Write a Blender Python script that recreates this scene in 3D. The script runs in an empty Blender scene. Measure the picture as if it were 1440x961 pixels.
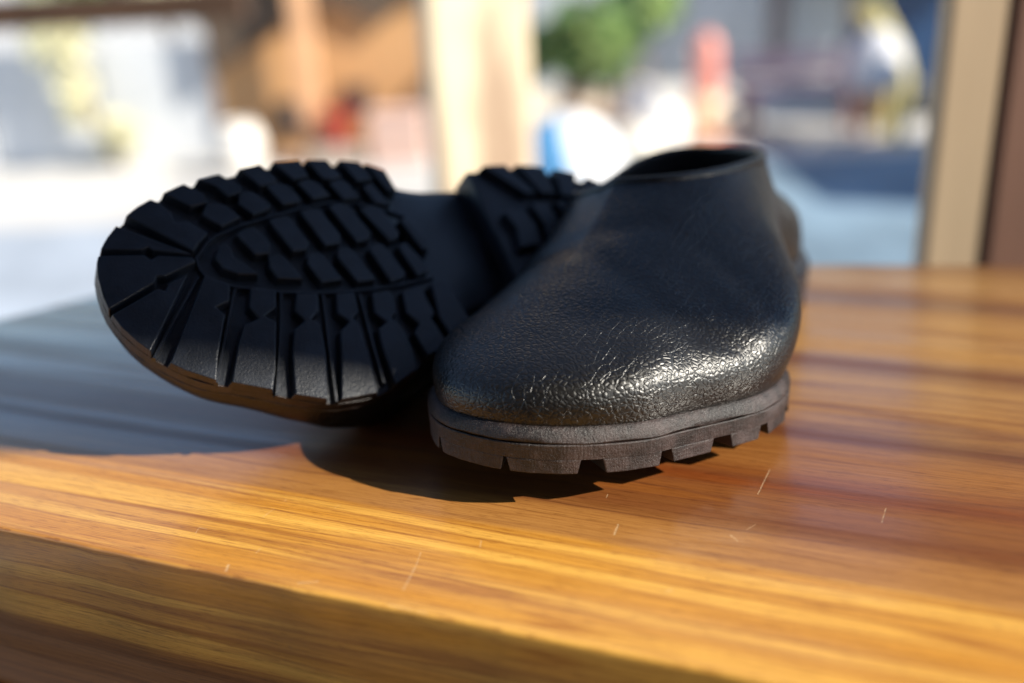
import bpy, bmesh, math, random
from mathutils import Vector, Matrix, noise as mnoise
R = math.radians
rnd = random.Random(7)
SC = bpy.context.scene
COL = SC.collection

# ------------------------------------------------------------------ camera, light, exposure
PITCH, ROLL = 21.8, -3.0
cam_d = bpy.data.cameras.new("camera"); cam = bpy.data.objects.new("camera", cam_d); COL.objects.link(cam)
cam_d.sensor_width = 36.0; cam_d.lens = 35.0; cam_d.clip_start = 0.02; cam_d.clip_end = 300
p_, r_ = R(PITCH), R(ROLL)
fw = Vector((0, math.cos(p_), -math.sin(p_))); up0 = Vector((0, math.sin(p_), math.cos(p_))); ri0 = Vector((1, 0, 0))
rx = ri0*math.cos(r_) + up0*math.sin(r_); uy = up0*math.cos(r_) - ri0*math.sin(r_)
m = Matrix((rx, uy, -fw)).transposed().to_4x4(); m.translation = Vector((0, 0, .22))
cam.matrix_world = m
cam_d.dof.use_dof = True; cam_d.dof.focus_distance = .415; cam_d.dof.aperture_fstop = 2.25
cam_d.dof.aperture_blades = 0
SC.camera = cam

SUN_AZ, SUN_EL = -24.0, 33.5          # azimuth from +X towards +Y, elevation
world = bpy.data.worlds.new("World"); SC.world = world; world.use_nodes = True
wn = world.node_tree; bg = wn.nodes["Background"]
sky = wn.nodes.new("ShaderNodeTexSky"); sky.sky_type = 'NISHITA'; sky.sun_disc = False
sky.sun_elevation = R(SUN_EL); sky.sun_rotation = R(90 - SUN_AZ)
sky.air_density = 1.0; sky.dust_density = .15; sky.ozone_density = 2.2
wn.links.new(sky.outputs[0], bg.inputs[0]); bg.inputs[1].default_value = .108
sd = bpy.data.lights.new("sun", 'SUN'); sd.energy = 5.0; sd.angle = R(.53); sd.color = (1, .93, .80)
sun = bpy.data.objects.new("sun", sd); COL.objects.link(sun)
L = Vector((math.cos(R(SUN_AZ))*math.cos(R(SUN_EL)), math.sin(R(SUN_AZ))*math.cos(R(SUN_EL)), math.sin(R(SUN_EL))))
sun.rotation_euler = L.to_track_quat('Z', 'Y').to_euler(); sun.location = L*6
SC.view_settings.view_transform = 'Standard'; SC.view_settings.look = 'None'
SC.view_settings.gamma = 1.0; SC.view_settings.exposure = .74
SC.cycles.max_bounces = 6; SC.cycles.sample_clamp_indirect = 6

G = -0.75                              # ground level; the table top is z = 0
GD = (.927, -.374); VD = (.374, .927)  # along / across the grain of the table slab

# ------------------------------------------------------------------ helpers
def finish(me, smooth=False, angle=None):
    for p in me.polygons: p.use_smooth = smooth
def mesh_obj(name, verts, faces, mat, parent=None, smooth=False, recalc=True):
    me = bpy.data.meshes.new(name)
    me.from_pydata([tuple(v) for v in verts], [], faces)
    bm = bmesh.new(); bm.from_mesh(me)
    bmesh.ops.remove_doubles(bm, verts=bm.verts, dist=1e-6)
    if recalc: bmesh.ops.recalc_face_normals(bm, faces=bm.faces)
    bm.to_mesh(me); bm.free()
    finish(me, smooth)
    o = bpy.data.objects.new(name, me); COL.objects.link(o)
    if mat: me.materials.append(mat)
    if parent: o.parent = parent
    return o
def bm_obj(name, bm, mat, parent=None, smooth=False):
    bmesh.ops.recalc_face_normals(bm, faces=bm.faces)
    me = bpy.data.meshes.new(name); bm.to_mesh(me); bm.free(); finish(me, smooth)
    o = bpy.data.objects.new(name, me); COL.objects.link(o)
    if mat: me.materials.append(mat)
    if parent: o.parent = parent
    return o
def bevel(o, w, seg=2, ang=35):
    md = o.modifiers.new("bevel", 'BEVEL'); md.width = w; md.segments = seg
    md.limit_method = 'ANGLE'; md.angle_limit = R(ang); md.harden_normals = False
    return o
def empty(name, loc, label, cat, group=None, rz=0):
    o = bpy.data.objects.new(name, None); COL.objects.link(o); o.location = loc; o.rotation_euler.z = rz
    o.empty_display_size = .05
    return tag(o, label, cat, group)
def tag(o, label=None, cat=None, group=None, kind=None):
    if label: o["label"] = label
    if cat: o["category"] = cat
    if group: o["group"] = group
    if kind: o["kind"] = kind
    return o
def box(name, c, s, mat, parent=None, bev=.004, rot=(0, 0, 0)):
    bm = bmesh.new(); bmesh.ops.create_cube(bm, size=1)
    bmesh.ops.scale(bm, vec=s, verts=bm.verts)
    o = bm_obj(name, bm, mat, parent); o.location = c; o.rotation_euler = rot
    if bev: bevel(o, bev)
    return o
def lathe(name, prof, mat, parent=None, n=28, loc=(0, 0, 0), sx=1, sy=1):
    vs, fs = [], []
    for r, z in prof:
        for i in range(n):
            a = 2*math.pi*i/n; vs.append((r*math.cos(a)*sx, r*math.sin(a)*sy, z))
    for k in range(len(prof)-1):
        for i in range(n):
            j = (i+1) % n; fs.append((k*n+i, k*n+j, (k+1)*n+j, (k+1)*n+i))
    o = mesh_obj(name, vs, fs, mat, parent, True); o.location = loc
    return o
def tube(name, pts, rad, mat, parent=None, n=10):
    vs, fs = [], []
    m_ = len(pts)
    for k, p in enumerate(pts):
        p = Vector(p); a = Vector(pts[max(k-1, 0)]); b = Vector(pts[min(k+1, m_-1)])
        t = (b-a).normalized(); s = t.orthogonal().normalized()
        if abs(t.x) < .9: s = (Vector((1, 0, 0)) - t*t.x).normalized()
        q = t.cross(s); r = rad[k] if isinstance(rad, (list, tuple)) else rad
        for i in range(n):
            a_ = 2*math.pi*i/n; vs.append(p + s*math.cos(a_)*r + q*math.sin(a_)*r)
    for k in range(m_-1):
        for i in range(n):
            j = (i+1) % n; fs.append((k*n+i, k*n+j, (k+1)*n+j, (k+1)*n+i))
    fs.append(tuple(range(n))); fs.append(tuple(range((m_-1)*n, m_*n)))
    return mesh_obj(name, vs, fs, mat, parent, True)

# ------------------------------------------------------------------ node helpers
class NT:
    def __init__(s, name):
        s.m = bpy.data.materials.new(name); s.m.use_nodes = True; s.t = s.m.node_tree
        s.b = s.t.nodes["Principled BSDF"]; s.n = s.t.nodes; s.l = s.t.links
    def put(s, sock, v):
        if hasattr(v, 'is_output') or isinstance(v, bpy.types.NodeSocket): s.l.new(v, sock)
        else: sock.default_value = v
    def math(s, op, a, b=0.0, c=None, clamp=False):
        n = s.n.new("ShaderNodeMath"); n.operation = op; n.use_clamp = clamp
        s.put(n.inputs[0], a); s.put(n.inputs[1], b)
        if c is not None: s.put(n.inputs[2], c)
        return n.outputs[0]
    def dot(s, a, v):
        n = s.n.new("ShaderNodeVectorMath"); n.operation = 'DOT_PRODUCT'; s.put(n.inputs[0], a); n.inputs[1].default_value = v
        return n.outputs['Value']
    def comb(s, x, y, z):
        n = s.n.new("ShaderNodeCombineXYZ")
        for i, v in enumerate((x, y, z)): s.put(n.inputs[i], v)
        return n.outputs[0]
    def coord(s, which='Object'):
        return s.n.new("ShaderNodeTexCoord").outputs[which]
    def noise(s, vec, scale=1., detail=3., rough=.5, dist=0.):
        n = s.n.new("ShaderNodeTexNoise"); s.put(n.inputs['Vector'], vec)
        n.inputs['Scale'].default_value = scale; n.inputs['Detail'].default_value = detail
        n.inputs['Roughness'].default_value = rough; n.inputs['Distortion'].default_value = dist
        return n.outputs[0]
    def vor(s, vec, scale, feat='F1', rand=1.):
        n = s.n.new("ShaderNodeTexVoronoi"); n.feature = feat; s.put(n.inputs['Vector'], vec)
        n.inputs['Scale'].default_value = scale; n.inputs['Randomness'].default_value = rand
        return n.outputs['Distance']
    def ramp(s, f, stops, interp='LINEAR'):
        n = s.n.new("ShaderNodeValToRGB"); n.color_ramp.interpolation = interp
        e = n.color_ramp.elements
        while len(e) < len(stops): e.new(.5)
        for el, (p, c) in zip(e, stops):
            el.position = p; el.color = (c, c, c, 1) if not isinstance(c, tuple) else (*c, 1)
        s.put(n.inputs[0], f); return n.outputs[0]
    def mix(s, f, a, b, mode='MIX'):
        n = s.n.new("ShaderNodeMix"); n.data_type = 'RGBA'; n.blend_type = mode
        s.put(n.inputs[0], f)
        for i, v in ((6, a), (7, b)):
            if isinstance(v, tuple): v = (*v, 1) if len(v) == 3 else v
            s.put(n.inputs[i], v)
        return n.outputs[2]
    def sstep(s, x, a, b):
        n = s.n.new("ShaderNodeMapRange"); n.interpolation_type = 'SMOOTHSTEP'
        s.put(n.inputs[0], x); n.inputs[1].default_value = a; n.inputs[2].default_value = b
        return n.outputs[0]
    def bump(s, h, strength, dist, prev=None):
        n = s.n.new("ShaderNodeBump"); n.inputs['Strength'].default_value = strength
        n.inputs['Distance'].default_value = dist; s.put(n.inputs['Height'], h)
        if prev: s.l.new(prev, n.inputs['Normal'])
        return n.outputs[0]
    def vscale(s, vec, v, rot=None):
        n = s.n.new("ShaderNodeMapping"); s.put(n.inputs[0], vec); n.inputs['Scale'].default_value = v
        if rot: n.inputs['Rotation'].default_value = rot
        return n.outputs[0]

def simple(name, col, rough=.6, var=.15, scale=6., metal=0., bump=0., stretch=(1, 1, 1)):
    t = NT(name); v = t.vscale(t.coord(), stretch)
    nz = t.noise(v, scale, 5, .6)
    lo = tuple(c*(1-var) for c in col); hi = tuple(min(1, c*(1+var)) for c in col)
    t.put(t.b.inputs['Base Color'], t.mix(t.sstep(nz, .3, .7), lo, hi))
    t.b.inputs['Roughness'].default_value = rough; t.b.inputs['Metallic'].default_value = metal
    if bump: t.put(t.b.inputs['Normal'], t.bump(nz, .5, bump))
    return t.m

# ------------------------------------------------------------------ materials of the shoes and the slab
def leather_mat():
    t = NT("black_leather"); co = t.coord()
    w1 = t.noise(co, 55, 3, .55)
    wv = t.n.new("ShaderNodeTexNoise"); wv.inputs['Scale'].default_value = 150; t.put(wv.inputs['Vector'], co); wv.inputs['Detail'].default_value = 2
    vm = t.n.new("ShaderNodeVectorMath"); vm.operation = 'MULTIPLY_ADD'; t.l.new(wv.outputs['Color'], vm.inputs[0]); vm.inputs[1].default_value = (.0022, .0022, .0022); t.l.new(co, vm.inputs[2])
    a = t.vor(t.vscale(vm.outputs[0], (1, .72, 1), (0, 0, .5)), 470, 'DISTANCE_TO_EDGE')
    b = t.vor(t.vscale(vm.outputs[0], (.34, 1, .9), (0, 0, -.35)), 260, 'DISTANCE_TO_EDGE')
    ca = t.sstep(a, 0, .30); cb = t.sstep(b, 0, .06)
    msk = t.sstep(w1, .38, .60)
    h = t.math('MULTIPLY', ca, .75)
    h = t.math('ADD', h, t.math('MULTIPLY', t.math('MULTIPLY', cb, msk), .62))
    h = t.math('ADD', h, t.math('MULTIPLY', t.noise(co, 130, 2), .35))
    t.put(t.b.inputs['Normal'], t.bump(h, .85, .00021))
    t.put(t.b.inputs['Base Color'], t.mix(t.math('MULTIPLY', ca, cb), (.002, .0018, .0017), (.0056, .0046, .0042)))
    t.put(t.b.inputs['Roughness'], t.math('ADD', t.math('MULTIPLY', t.noise(co, 25, 3), .12), .31))
    t.b.inputs['Specular IOR Level'].default_value = .62
    return t.m

def rubber_mat(name, col, rough, speckle):
    t = NT(name); co = t.coord()
    n1 = t.noise(co, 700, 4, .65); n2 = t.noise(co, 60, 4, .6); n3 = t.vor(co, 1300)
    t.put(t.b.inputs['Base Color'], t.mix(t.sstep(n2, .35, .7), tuple(c*.75 for c in col), tuple(c*1.3 for c in col)))
    t.put(t.b.inputs['Roughness'], t.math('ADD', t.math('MULTIPLY', n2, .2), rough-.1))
    h = t.math('ADD', n1, t.math('MULTIPLY', n3, .7)); h = t.math('ADD', h, t.math('MULTIPLY', n2, 1.2))
    t.put(t.b.inputs['Normal'], t.bump(h, speckle, .00025))
    t.b.inputs['Specular IOR Level'].default_value = .45
    return t.m

def edge_mat():            # trimmed sole edge: abraded rubber with knife and sanding marks
    t = NT("trimmed_sole_edge"); co = t.coord()
    st = t.noise(t.vscale(co, (60, 60, 1000)), 1, 4, .7); vt = t.noise(t.vscale(co, (800, 800, 60)), 1, 4, .7)
    n2 = t.noise(co, 38, 7, .72); n1 = t.noise(co, 1100, 3, .7); dirt = t.noise(co, 260, 6, .75)
    c = t.mix(t.sstep(n2, .40, .62), (.010, .0065, .006), (.050, .033, .031))
    c = t.mix(t.math('MULTIPLY', t.sstep(dirt, .56, .70), .5), c, (.085, .060, .056))
    c = t.mix(t.math('MULTIPLY', t.sstep(dirt, .44, .34), .6), c, (.010, .007, .007))
    t.put(t.b.inputs['Base Color'], c)
    t.put(t.b.inputs['Roughness'], t.math('ADD', t.math('MULTIPLY', n2, .3), .28))
    h = t.math('ADD', t.math('MULTIPLY', st, .6), n1); h = t.math('ADD', h, t.math('MULTIPLY', n2, 2.2))
    h = t.math('ADD', h, t.math('MULTIPLY', vt, 1.1)); h = t.math('ADD', h, t.math('MULTIPLY', dirt, 1.2))
    t.put(t.b.inputs['Normal'], t.bump(h, .8, .00045))
    return t.m

def wood_slab_mat():
    t = NT("lacquered_slab"); P = t.coord()
    u = t.dot(P, (GD[0], GD[1], 0)); v0 = t.dot(P, (VD[0], VD[1], 0)); z = t.dot(P, (0, 0, 1))
    r0 = t.math('SUBTRACT', v0, z)
    wob = t.noise(t.comb(t.math('MULTIPLY', u, 3.2), t.math('MULTIPLY', r0, 6.), z), 1, 2, .5)
    wob2 = t.noise(t.comb(t.math('MULTIPLY', u, 9.), t.math('MULTIPLY', r0, 16.), 3.3), 1, 2, .5)
    r = t.math('ADD', r0, t.math('MULTIPLY', t.math('SUBTRACT', wob, .5), .010))
    r = t.math('ADD', r, t.math('MULTIPLY', t.math('SUBTRACT', wob2, .5), .0015))
    # growth rings: one-dimensional noise across the grain, slow along it
    def rings(fr, fu, seed, det=2.):
        return t.noise(t.comb(t.math('MULTIPLY', u, fu), t.math('MULTIPLY', r, fr), seed), 1, det, .55)
    big = rings(26, 1.2, 1.7); mid = rings(75, 1.6, 5.1); fine = rings(330, 4., 9.3, 3.); fib = rings(1500, 26., 2.2, 4.)
    sap = t.mix(t.sstep(mid, .38, .62), (.60, .265, .034), (.80, .43, .080))
    line = t.sstep(t.math('ABSOLUTE', t.math('SUBTRACT', mid, .5)), .035, .0)
    sap = t.mix(t.math('MULTIPLY', line, .75), sap, (.40, .15, .025))
    line2 = t.sstep(t.math('ABSOLUTE', t.math('SUBTRACT', fine, .52)), .022, .0)
    sap = t.mix(t.math('MULTIPLY', line2, .35), sap, (.36, .15, .03))
    # heartwood bands measured across the slab
    band = t.ramp(t.math('MULTIPLY', t.math('SUBTRACT', r, .30), 2.2), [
        (0.00, (.48, .23, .06)), (.085, (.42, .185, .045)), (.112, (.17, .045, .010)), (.14, (.27, .09, .018)),
        (.185, (.21, .050, .010)), (.225, (.32, .125, .030)), (.275, (.30, .12, .03)), (.295, (.11, .03, .011)), (.33, (.34, .155, .040)),
        (.44, (.42, .215, .060)), (.495, (.15, .048, .015)), (.53, (.42, .215, .058)), (.67, (.40, .20, .052)),
        (.73, (.16, .06, .022)), (.80, (.42, .22, .062)), (.92, (.16, .065, .02)), (1.0, (.38, .18, .038))])
    heart = t.mix(t.math('MULTIPLY', t.sstep(big, .45, .68), .5), band, (.25, .105, .032))
    ln = t.sstep(t.math('ABSOLUTE', t.math('SUBTRACT', big, .52)), .02, .0)
    heart = t.mix(t.math('MULTIPLY', ln, .6), heart, (.16, .05, .018))
    ln3 = t.sstep(t.math('ABSOLUTE', t.math('SUBTRACT', mid, .47)), .02, .0)
    heart = t.mix(t.math('MULTIPLY', ln3, .35), heart, (.2, .07, .022))
    bound = t.math('ADD', t.math('MULTIPLY', t.math('SUBTRACT', fine, .5), .006), r0)
    k = t.sstep(bound, .3185, .3215)
    kface = t.sstep(z, -.020, -.040)
    bf = t.math('ADD', r0, t.math('MULTIPLY', t.math('SUBTRACT', mid, .5), .01))
    k2 = t.math('MULTIPLY', t.sstep(bf, .303, .307), kface)
    c = t.mix(k, sap, heart)
    c = t.mix(k2, c, t.mix(t.sstep(fine, .35, .65), (.21, .075, .015), (.33, .135, .028)))
    c = t.mix(t.math('MULTIPLY', t.sstep(fine, .56, .72), .35), c, t.mix(1., c, (.55, .40, .30), 'MULTIPLY'))
    c = t.mix(t.math('MULTIPLY', t.sstep(fib, .42, .70), .60), c, t.mix(1., c, (.62, .52, .42), 'MULTIPLY'))
    pores = t.noise(t.comb(t.math('MULTIPLY', u, 130.), t.math('MULTIPLY', r, 1500.), 7.7), 1, 3, .6)
    hair = t.noise(t.comb(t.math('MULTIPLY', u, 7.), t.math('MULTIPLY', r, 620.), 4.4), 1, 3, .6)
    tiny = t.noise(P, 1400, 3, .7)
    c = t.mix(t.math('MULTIPLY', t.sstep(pores, .55, .68), .50), c, t.mix(1., c, (.42, .30, .22), 'MULTIPLY'))
    c = t.mix(t.math('MULTIPLY', t.sstep(t.math('ABSOLUTE', t.math('SUBTRACT', hair, .5)), .020, .004), .55), c, t.mix(1., c, (.48, .32, .22), 'MULTIPLY'))
    c = t.mix(t.math('MULTIPLY', t.sstep(tiny, .42, .30), .22), c, t.mix(1., c, (.5, .4, .3), 'MULTIPLY'))
    c = t.mix(t.math('MULTIPLY', t.sstep(tiny, .60, .72), .18), c, t.mix(1., c, (1.35, 1.35, 1.4), 'MULTIPLY'))
    # dents, stains and pale scratches
    def seg(u1, v1, u2, v2, w):
        du, dv = u2-u1, v2-v1; q = du*du+dv*dv
        a = t.math('SUBTRACT', u, u1); b = t.math('SUBTRACT', v0, v1)
        h = t.math('DIVIDE', t.math('ADD', t.math('MULTIPLY', a, du), t.math('MULTIPLY', b, dv)), q, clamp=True)
        x = t.math('SUBTRACT', a, t.math('MULTIPLY', h, du)); y = t.math('SUBTRACT', b, t.math('MULTIPLY', h, dv))
        d = t.math('SQRT', t.math('ADD', t.math('MULTIPLY', x, x), t.math('MULTIPLY', y, y)))
        return t.sstep(d, w, w*.25)
    S = None
    for q in SCRATCHES:
        e = seg(*q[:4], q[4]*.75); S = e if S is None else t.math('MAXIMUM', S, e)
    brk = t.noise(P, 900, 4, .7)
    S = t.math('MULTIPLY', S, t.sstep(brk, .38, .56))
    topm = t.sstep(z, -.004, -.001)
    S = t.math('MULTIPLY', S, topm)
    c = t.mix(t.math('MULTIPLY', S, .36), c, (.90, .70, .42))
    dots = t.sstep(t.vor(t.comb(t.math('MULTIPLY', u, 1.), v0, z), 30), .034, .012)
    c = t.mix(t.math('MULTIPLY', dots, .35), c, (.25, .11, .03))
    grime = t.math('MULTIPLY', t.sstep(t.noise(t.comb(t.math('MULTIPLY', u, 16), t.math('MULTIPLY', r0, 60), 0.), 1, 5, .7), .58, .74), kface)
    c = t.mix(t.math('MULTIPLY', grime, .55), c, (.11, .045, .015))
    t.put(t.b.inputs['Base Color'], c)
    sm = t.noise(t.comb(t.math('MULTIPLY', u, 14), t.math('MULTIPLY', v0, 30), z), 1, 4, .6)
    rr = t.math('ADD', .235, t.math('MULTIPLY', sm, .16)); rr = t.math('ADD', rr, t.math('MULTIPLY', fib, .05))
    t.put(t.b.inputs['Roughness'], rr)
    t.b.inputs['Specular IOR Level'].default_value = .6
    t.b.inputs['Coat Weight'].default_value = 1.; t.put(t.b.inputs['Coat Weight'], t.math('ADD', .18, t.math('MULTIPLY', t.sstep(rings(48, 1.1, 14.2), .42, .56), .60))); t.b.inputs['Coat Roughness'].default_value = .20; t.b.inputs['Coat IOR'].default_value = 1.65
    h = t.math('ADD', t.math('MULTIPLY', fine, 1.), t.math('MULTIPLY', fib, .35))
    h = t.math('ADD', h, t.math('MULTIPLY', S, -.8)); h = t.math('ADD', h, t.math('MULTIPLY', dots, -.8))
    nn = t.bump(h, .35, .00025)
    t.put(t.b.inputs['Normal'], nn)
    return t.m

# traced sole outline and tread blocks, millimetres from the toe tip / from the centre line
OUT = [(170.0, 41.5), (159.0, 42.5), (150.1, 46.8), (137.9, 53.8), (122.8, 56.5), (106.8, 58.5), (95.5, 58.8), (86.1, 58.5), (68.4, 56.5), (51.2, 54.7), (32.9, 49.3), (26.7, 47.3), (20.5, 43.5), (15.7, 39.4), (11.6, 36.3), (7.6, 31.0), (4.9, 27.3), (2.4, 22.1), (1.9, 15.9), (1.5, 5.8), (2.6, -2.5), (5.5, -12.1), (9.1, -18.9), (13.5, -25.7), (19.0, -32.7), (25.8, -39.8), (34.1, -46.6), (41.8, -49.7), (57.0, -58.2), (64.3, -62.4), (79.3, -69.6), (85.9, -71.0), (102.2, -72.1), (121.1, -67.4), (129.8, -61.8), (150, -48), (165, -40), (190, -35), (215, -34.5), (240, -36), (262, -34), (277, -25), (286, -10), (287, 5), (282, 17), (272, 26), (260, 31.5), (243, 37), (226, 40.5), (208, 42), (198, 42.4), (184, 42.5)]
LUGS = {
 'P1': [(20.4, 43.1), (26.5, 46.6), (32.7, 48.6), (35.8, 47.0), (40.0, 40.0), (40.1, 34.4), (45.7, 33.8), (52.7, 25.4), (47.0, 21.3), (44.1, 17.8)],
 'P2': [(15.6, 39.0), (11.4, 35.6), (7.9, 30.9), (5.8, 28.5), (22.9, 24.3), (26.2, 24.9), (27.7, 22.6), (40.7, 17.1), (43.6, 16.0), (17.9, 38.4)],
 'P3': [(4.6, 26.3), (23.1, 21.2), (25.3, 17.9), (28.7, 19.2), (42.6, 14.7), (43.4, 12.2), (29.0, 8.6), (25.5, 9.5), (23.8, 6.7), (2.9, -1.5), (1.5, 5.8), (2.0, 16.6), (2.5, 22.4)],
 'P4': [(3.9, -4.7), (24.1, 2.9), (27.3, 1.2), (29.7, 4.6), (38.4, 6.7), (13.7, -25.0), (9.2, -18.3), (5.6, -11.8)],
 'P5': [(45.4, 4.4), (49.2, 1.1), (54.4, -3.2), (51.8, -10.9), (45.3, -12.4), (48.0, -17.3), (39.5, -35.6), (34.3, -46.0), (25.9, -39.2), (19.2, -32.1)],
 'P6': [(63.0, -6.9), (73.5, -10.6), (70.4, -19.4), (64.6, -22.1), (68.4, -26.5), (60.9, -49.0), (57.2, -57.5), (42.0, -49.1), (49.9, -32.1), (54.8, -24.3), (62.0, -22.9), (59.5, -16.3)],
 'P7': [(82.1, -14.6), (91.8, -16.7), (89.1, -25.4), (84.3, -28.5), (87.5, -32.3), (85.0, -47.4), (79.4, -69.2), (64.5, -61.8), (70.6, -44.4), (75.2, -32.3), (81.7, -29.0), (78.6, -23.0)],
 'P8': [(100.3, -18.6), (109.1, -19.6), (107.5, -29.8), (103.6, -32.5), (105.6, -38.0), (104.1, -54.7), (102.4, -71.4), (86.1, -70.4), (92.0, -49.9), (95.6, -38.0), (101.5, -34.4), (97.5, -28.5)],
 'P9': [(117.6, -21.6), (126.9, -21.9), (126.1, -33.7), (122.0, -36.4), (125.4, -41.4), (126.1, -54.8), (125.4, -66.1), (110.6, -69.0), (112.4, -51.0), (113.6, -40.9), (119.5, -38.2), (115.1, -32.2)],
 'P10': [(133.0, -23.9), (143.1, -22.1), (144.8, -38.3), (141.9, -40.6), (143.1, -45.2), (145.3, -56.8), (130.9, -59.0), (130.6, -46.5), (135.0, -42.3), (130.8, -35.5)],
 'P11': [(149.6, -22.6), (157.1, -21.1), (160.7, -37.6), (162.3, -50.9), (149.1, -55.3), (146.5, -40.7)],
 'C0': [(52.4, 12.2), (55.4, 16.9), (59.0, 18.0), (60.4, 15.0), (60.1, 10.4), (63.1, 7.3), (68.2, -0.9), (59.7, 1.5), (54.4, 5.6)],
 'Ca1': [(65.1, 21.8), (70.0, 24.3), (73.9, 23.9), (78.5, 14.5), (76.4, 9.0), (70.1, 9.6)],
 'Ca2': [(81.9, 26.3), (86.3, 27.1), (91.6, 27.0), (96.6, 10.9), (94.3, 7.3), (87.7, 7.8)],
 'Ca3': [(98.1, 28.3), (102.8, 29.2), (107.8, 28.8), (113.5, 12.0), (111.2, 7.9), (104.2, 7.9)],
 'Ca4': [(113.2, 29.3), (118.7, 29.7), (123.6, 28.6), (129.3, 10.7), (126.5, 7.4), (120.3, 7.2)],
 'Ca5': [(128.3, 25.7), (135.2, 26.4), (140.4, 23.5), (143.8, 8.7), (141.5, 5.7), (137.3, 5.1)],
 'Ca6': [(147.0, 15.9), (151.6, 15.2), (158.0, -0.1), (156.0, -3.2), (152.6, -2.6)],
 'Cb1': [(75.4, 6.0), (81.0, 7.2), (82.9, 4.8), (87.5, -7.6), (76.4, -4.8), (74.4, 1.6)],
 'Cb2': [(93.8, 3.8), (99.2, 4.7), (101.2, 2.3), (106.0, -11.8), (95.7, -11.3), (92.4, -0.3)],
 'Cb3': [(109.0, 3.8), (114.0, 5.3), (116.5, 2.9), (122.0, -14.9), (112.8, -14.3), (107.8, 0.3)],
 'Cb4': [(125.0, 2.2), (130.3, 5.1), (133.3, 2.9), (138.4, -14.3), (136.0, -16.3), (129.4, -17.5)],
 'Cb5': [(140.5, 1.2), (145.1, 3.0), (152.2, -13.5), (149.7, -15.5), (144.1, -16.6)],
 'Q1': [(39.1, 51.0), (45.0, 52.4), (51.0, 53.9), (56.6, 47.0), (57.3, 41.6), (49.4, 41.3), (44.8, 46.0)],
 'R1': [(55.9, 39.9), (60.0, 40.6), (64.5, 38.8), (69.5, 30.5), (59.9, 27.7), (52.9, 35.3)],
 'Q2': [(57.4, 54.6), (63.1, 55.5), (68.2, 55.7), (74.6, 47.5), (74.3, 44.2), (67.2, 43.1), (64.0, 49.5)],
 'R2': [(72.4, 42.5), (76.4, 44.2), (79.8, 42.8), (85.6, 34.6), (83.9, 32.5), (75.7, 30.8), (71.0, 37.9)],
 'Q3': [(76.5, 57.1), (81.3, 58.0), (85.8, 57.7), (92.9, 48.5), (91.2, 46.6), (83.9, 45.8)],
 'R3': [(86.9, 45.3), (92.6, 46.4), (97.8, 43.5), (100.9, 35.4), (99.3, 33.9), (91.4, 34.0)],
 'Q4': [(95.4, 58.4), (106.4, 57.3), (108.8, 47.8), (101.0, 46.8)],
 'R4': [(102.3, 44.9), (107.9, 46.2), (112.5, 43.5), (116.4, 35.2), (106.8, 34.5)],
 'Q5': [(111.0, 55.4), (122.2, 54.8), (125.9, 45.6), (119.6, 44.2), (115.7, 46.1)],
 'R5': [(118.2, 42.3), (124.2, 44.1), (127.5, 41.4), (131.3, 31.7), (122.2, 32.2)],
 'Q6': [(128.9, 54.0), (137.5, 52.9), (142.1, 41.6), (133.3, 41.5)],
 'R6': [(134.9, 38.2), (140.5, 39.6), (145.8, 25.2), (138.0, 27.7)],
 'Q7': [(142.1, 50.1), (149.8, 46.0), (152.1, 34.0), (147.2, 33.8)],
}
RIBS = [[(56.9, -4.4), (52.0, -14.4), (46.3, -25.8), (36.1, -46.8)], [(76.4, -11.1), (72.4, -23.5), (68.2, -35.5), (58.6, -60.3)], [(95.1, -16.4), (92.4, -28.3), (89.1, -42.7), (83.0, -70.1)], [(112.5, -19.6), (111.4, -30.4), (109.8, -43.7), (107.5, -67.0)], [(43.1, 5.7), (35.0, -4.1), (27.3, -12.9), (14.8, -28.0)], [(48.3, 18.3), (51.5, 21.8), (56.3, 24.6), (69.7, 28.0), (81.1, 29.3), (97.0, 31.4), (114.2, 32.9), (128.6, 30.4), (142.4, 25.2), (152.0, 19.0)], [(48.3, 18.3), (45.1, 15.2), (45.0, 9.1), (48.0, 1.8), (58.4, -3.6), (77.8, -11.0), (97.2, -15.7), (118.2, -18.3), (137.2, -18.7), (153.5, -17.7)]]

SCRATCHES = [
 (-0.1571, 0.2692, -0.1595, 0.2850, 0.0007),
 (-0.1595, 0.2850, -0.1615, 0.2934, 0.0005),
 (-0.1587, 0.2598, -0.1429, 0.2595, 0.0006),
 (-0.0925, 0.3270, -0.0930, 0.3345, 0.0009),
 (-0.0431, 0.3738, -0.0410, 0.3965, 0.0006),
 (-0.2290, 0.2600, -0.2305, 0.2635, 0.0012),
 (-0.2377, 0.2981, -0.2369, 0.3048, 0.0004),
 (-0.2579, 0.2790, -0.2592, 0.2831, 0.0004),
 (-0.2592, 0.2831, -0.2556, 0.2831, 0.0004),
 (-0.2248, 0.2739, -0.2249, 0.2770, 0.0005),
 (-0.0487, 0.3395, -0.0457, 0.3363, 0.0008),
 (-0.1973, 0.2615, -0.1907, 0.2645, 0.0008),
 (-0.1032, 0.3534, -0.1034, 0.3564, 0.0004),
 (-0.0645, 0.2966, -0.0635, 0.2978, 0.0012),
 (-0.2360, 0.3117, -0.2361, 0.3136, 0.0004),
 (-0.2118, 0.3127, -0.2109, 0.3160, 0.0003),
 (-0.1405, 0.3033, -0.1419, 0.3081, 0.0005),
 (-0.0435, 0.3453, -0.0408, 0.3499, 0.0004),
 (0.0062, 0.3654, 0.0074, 0.3768, 0.0005),
]

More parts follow.
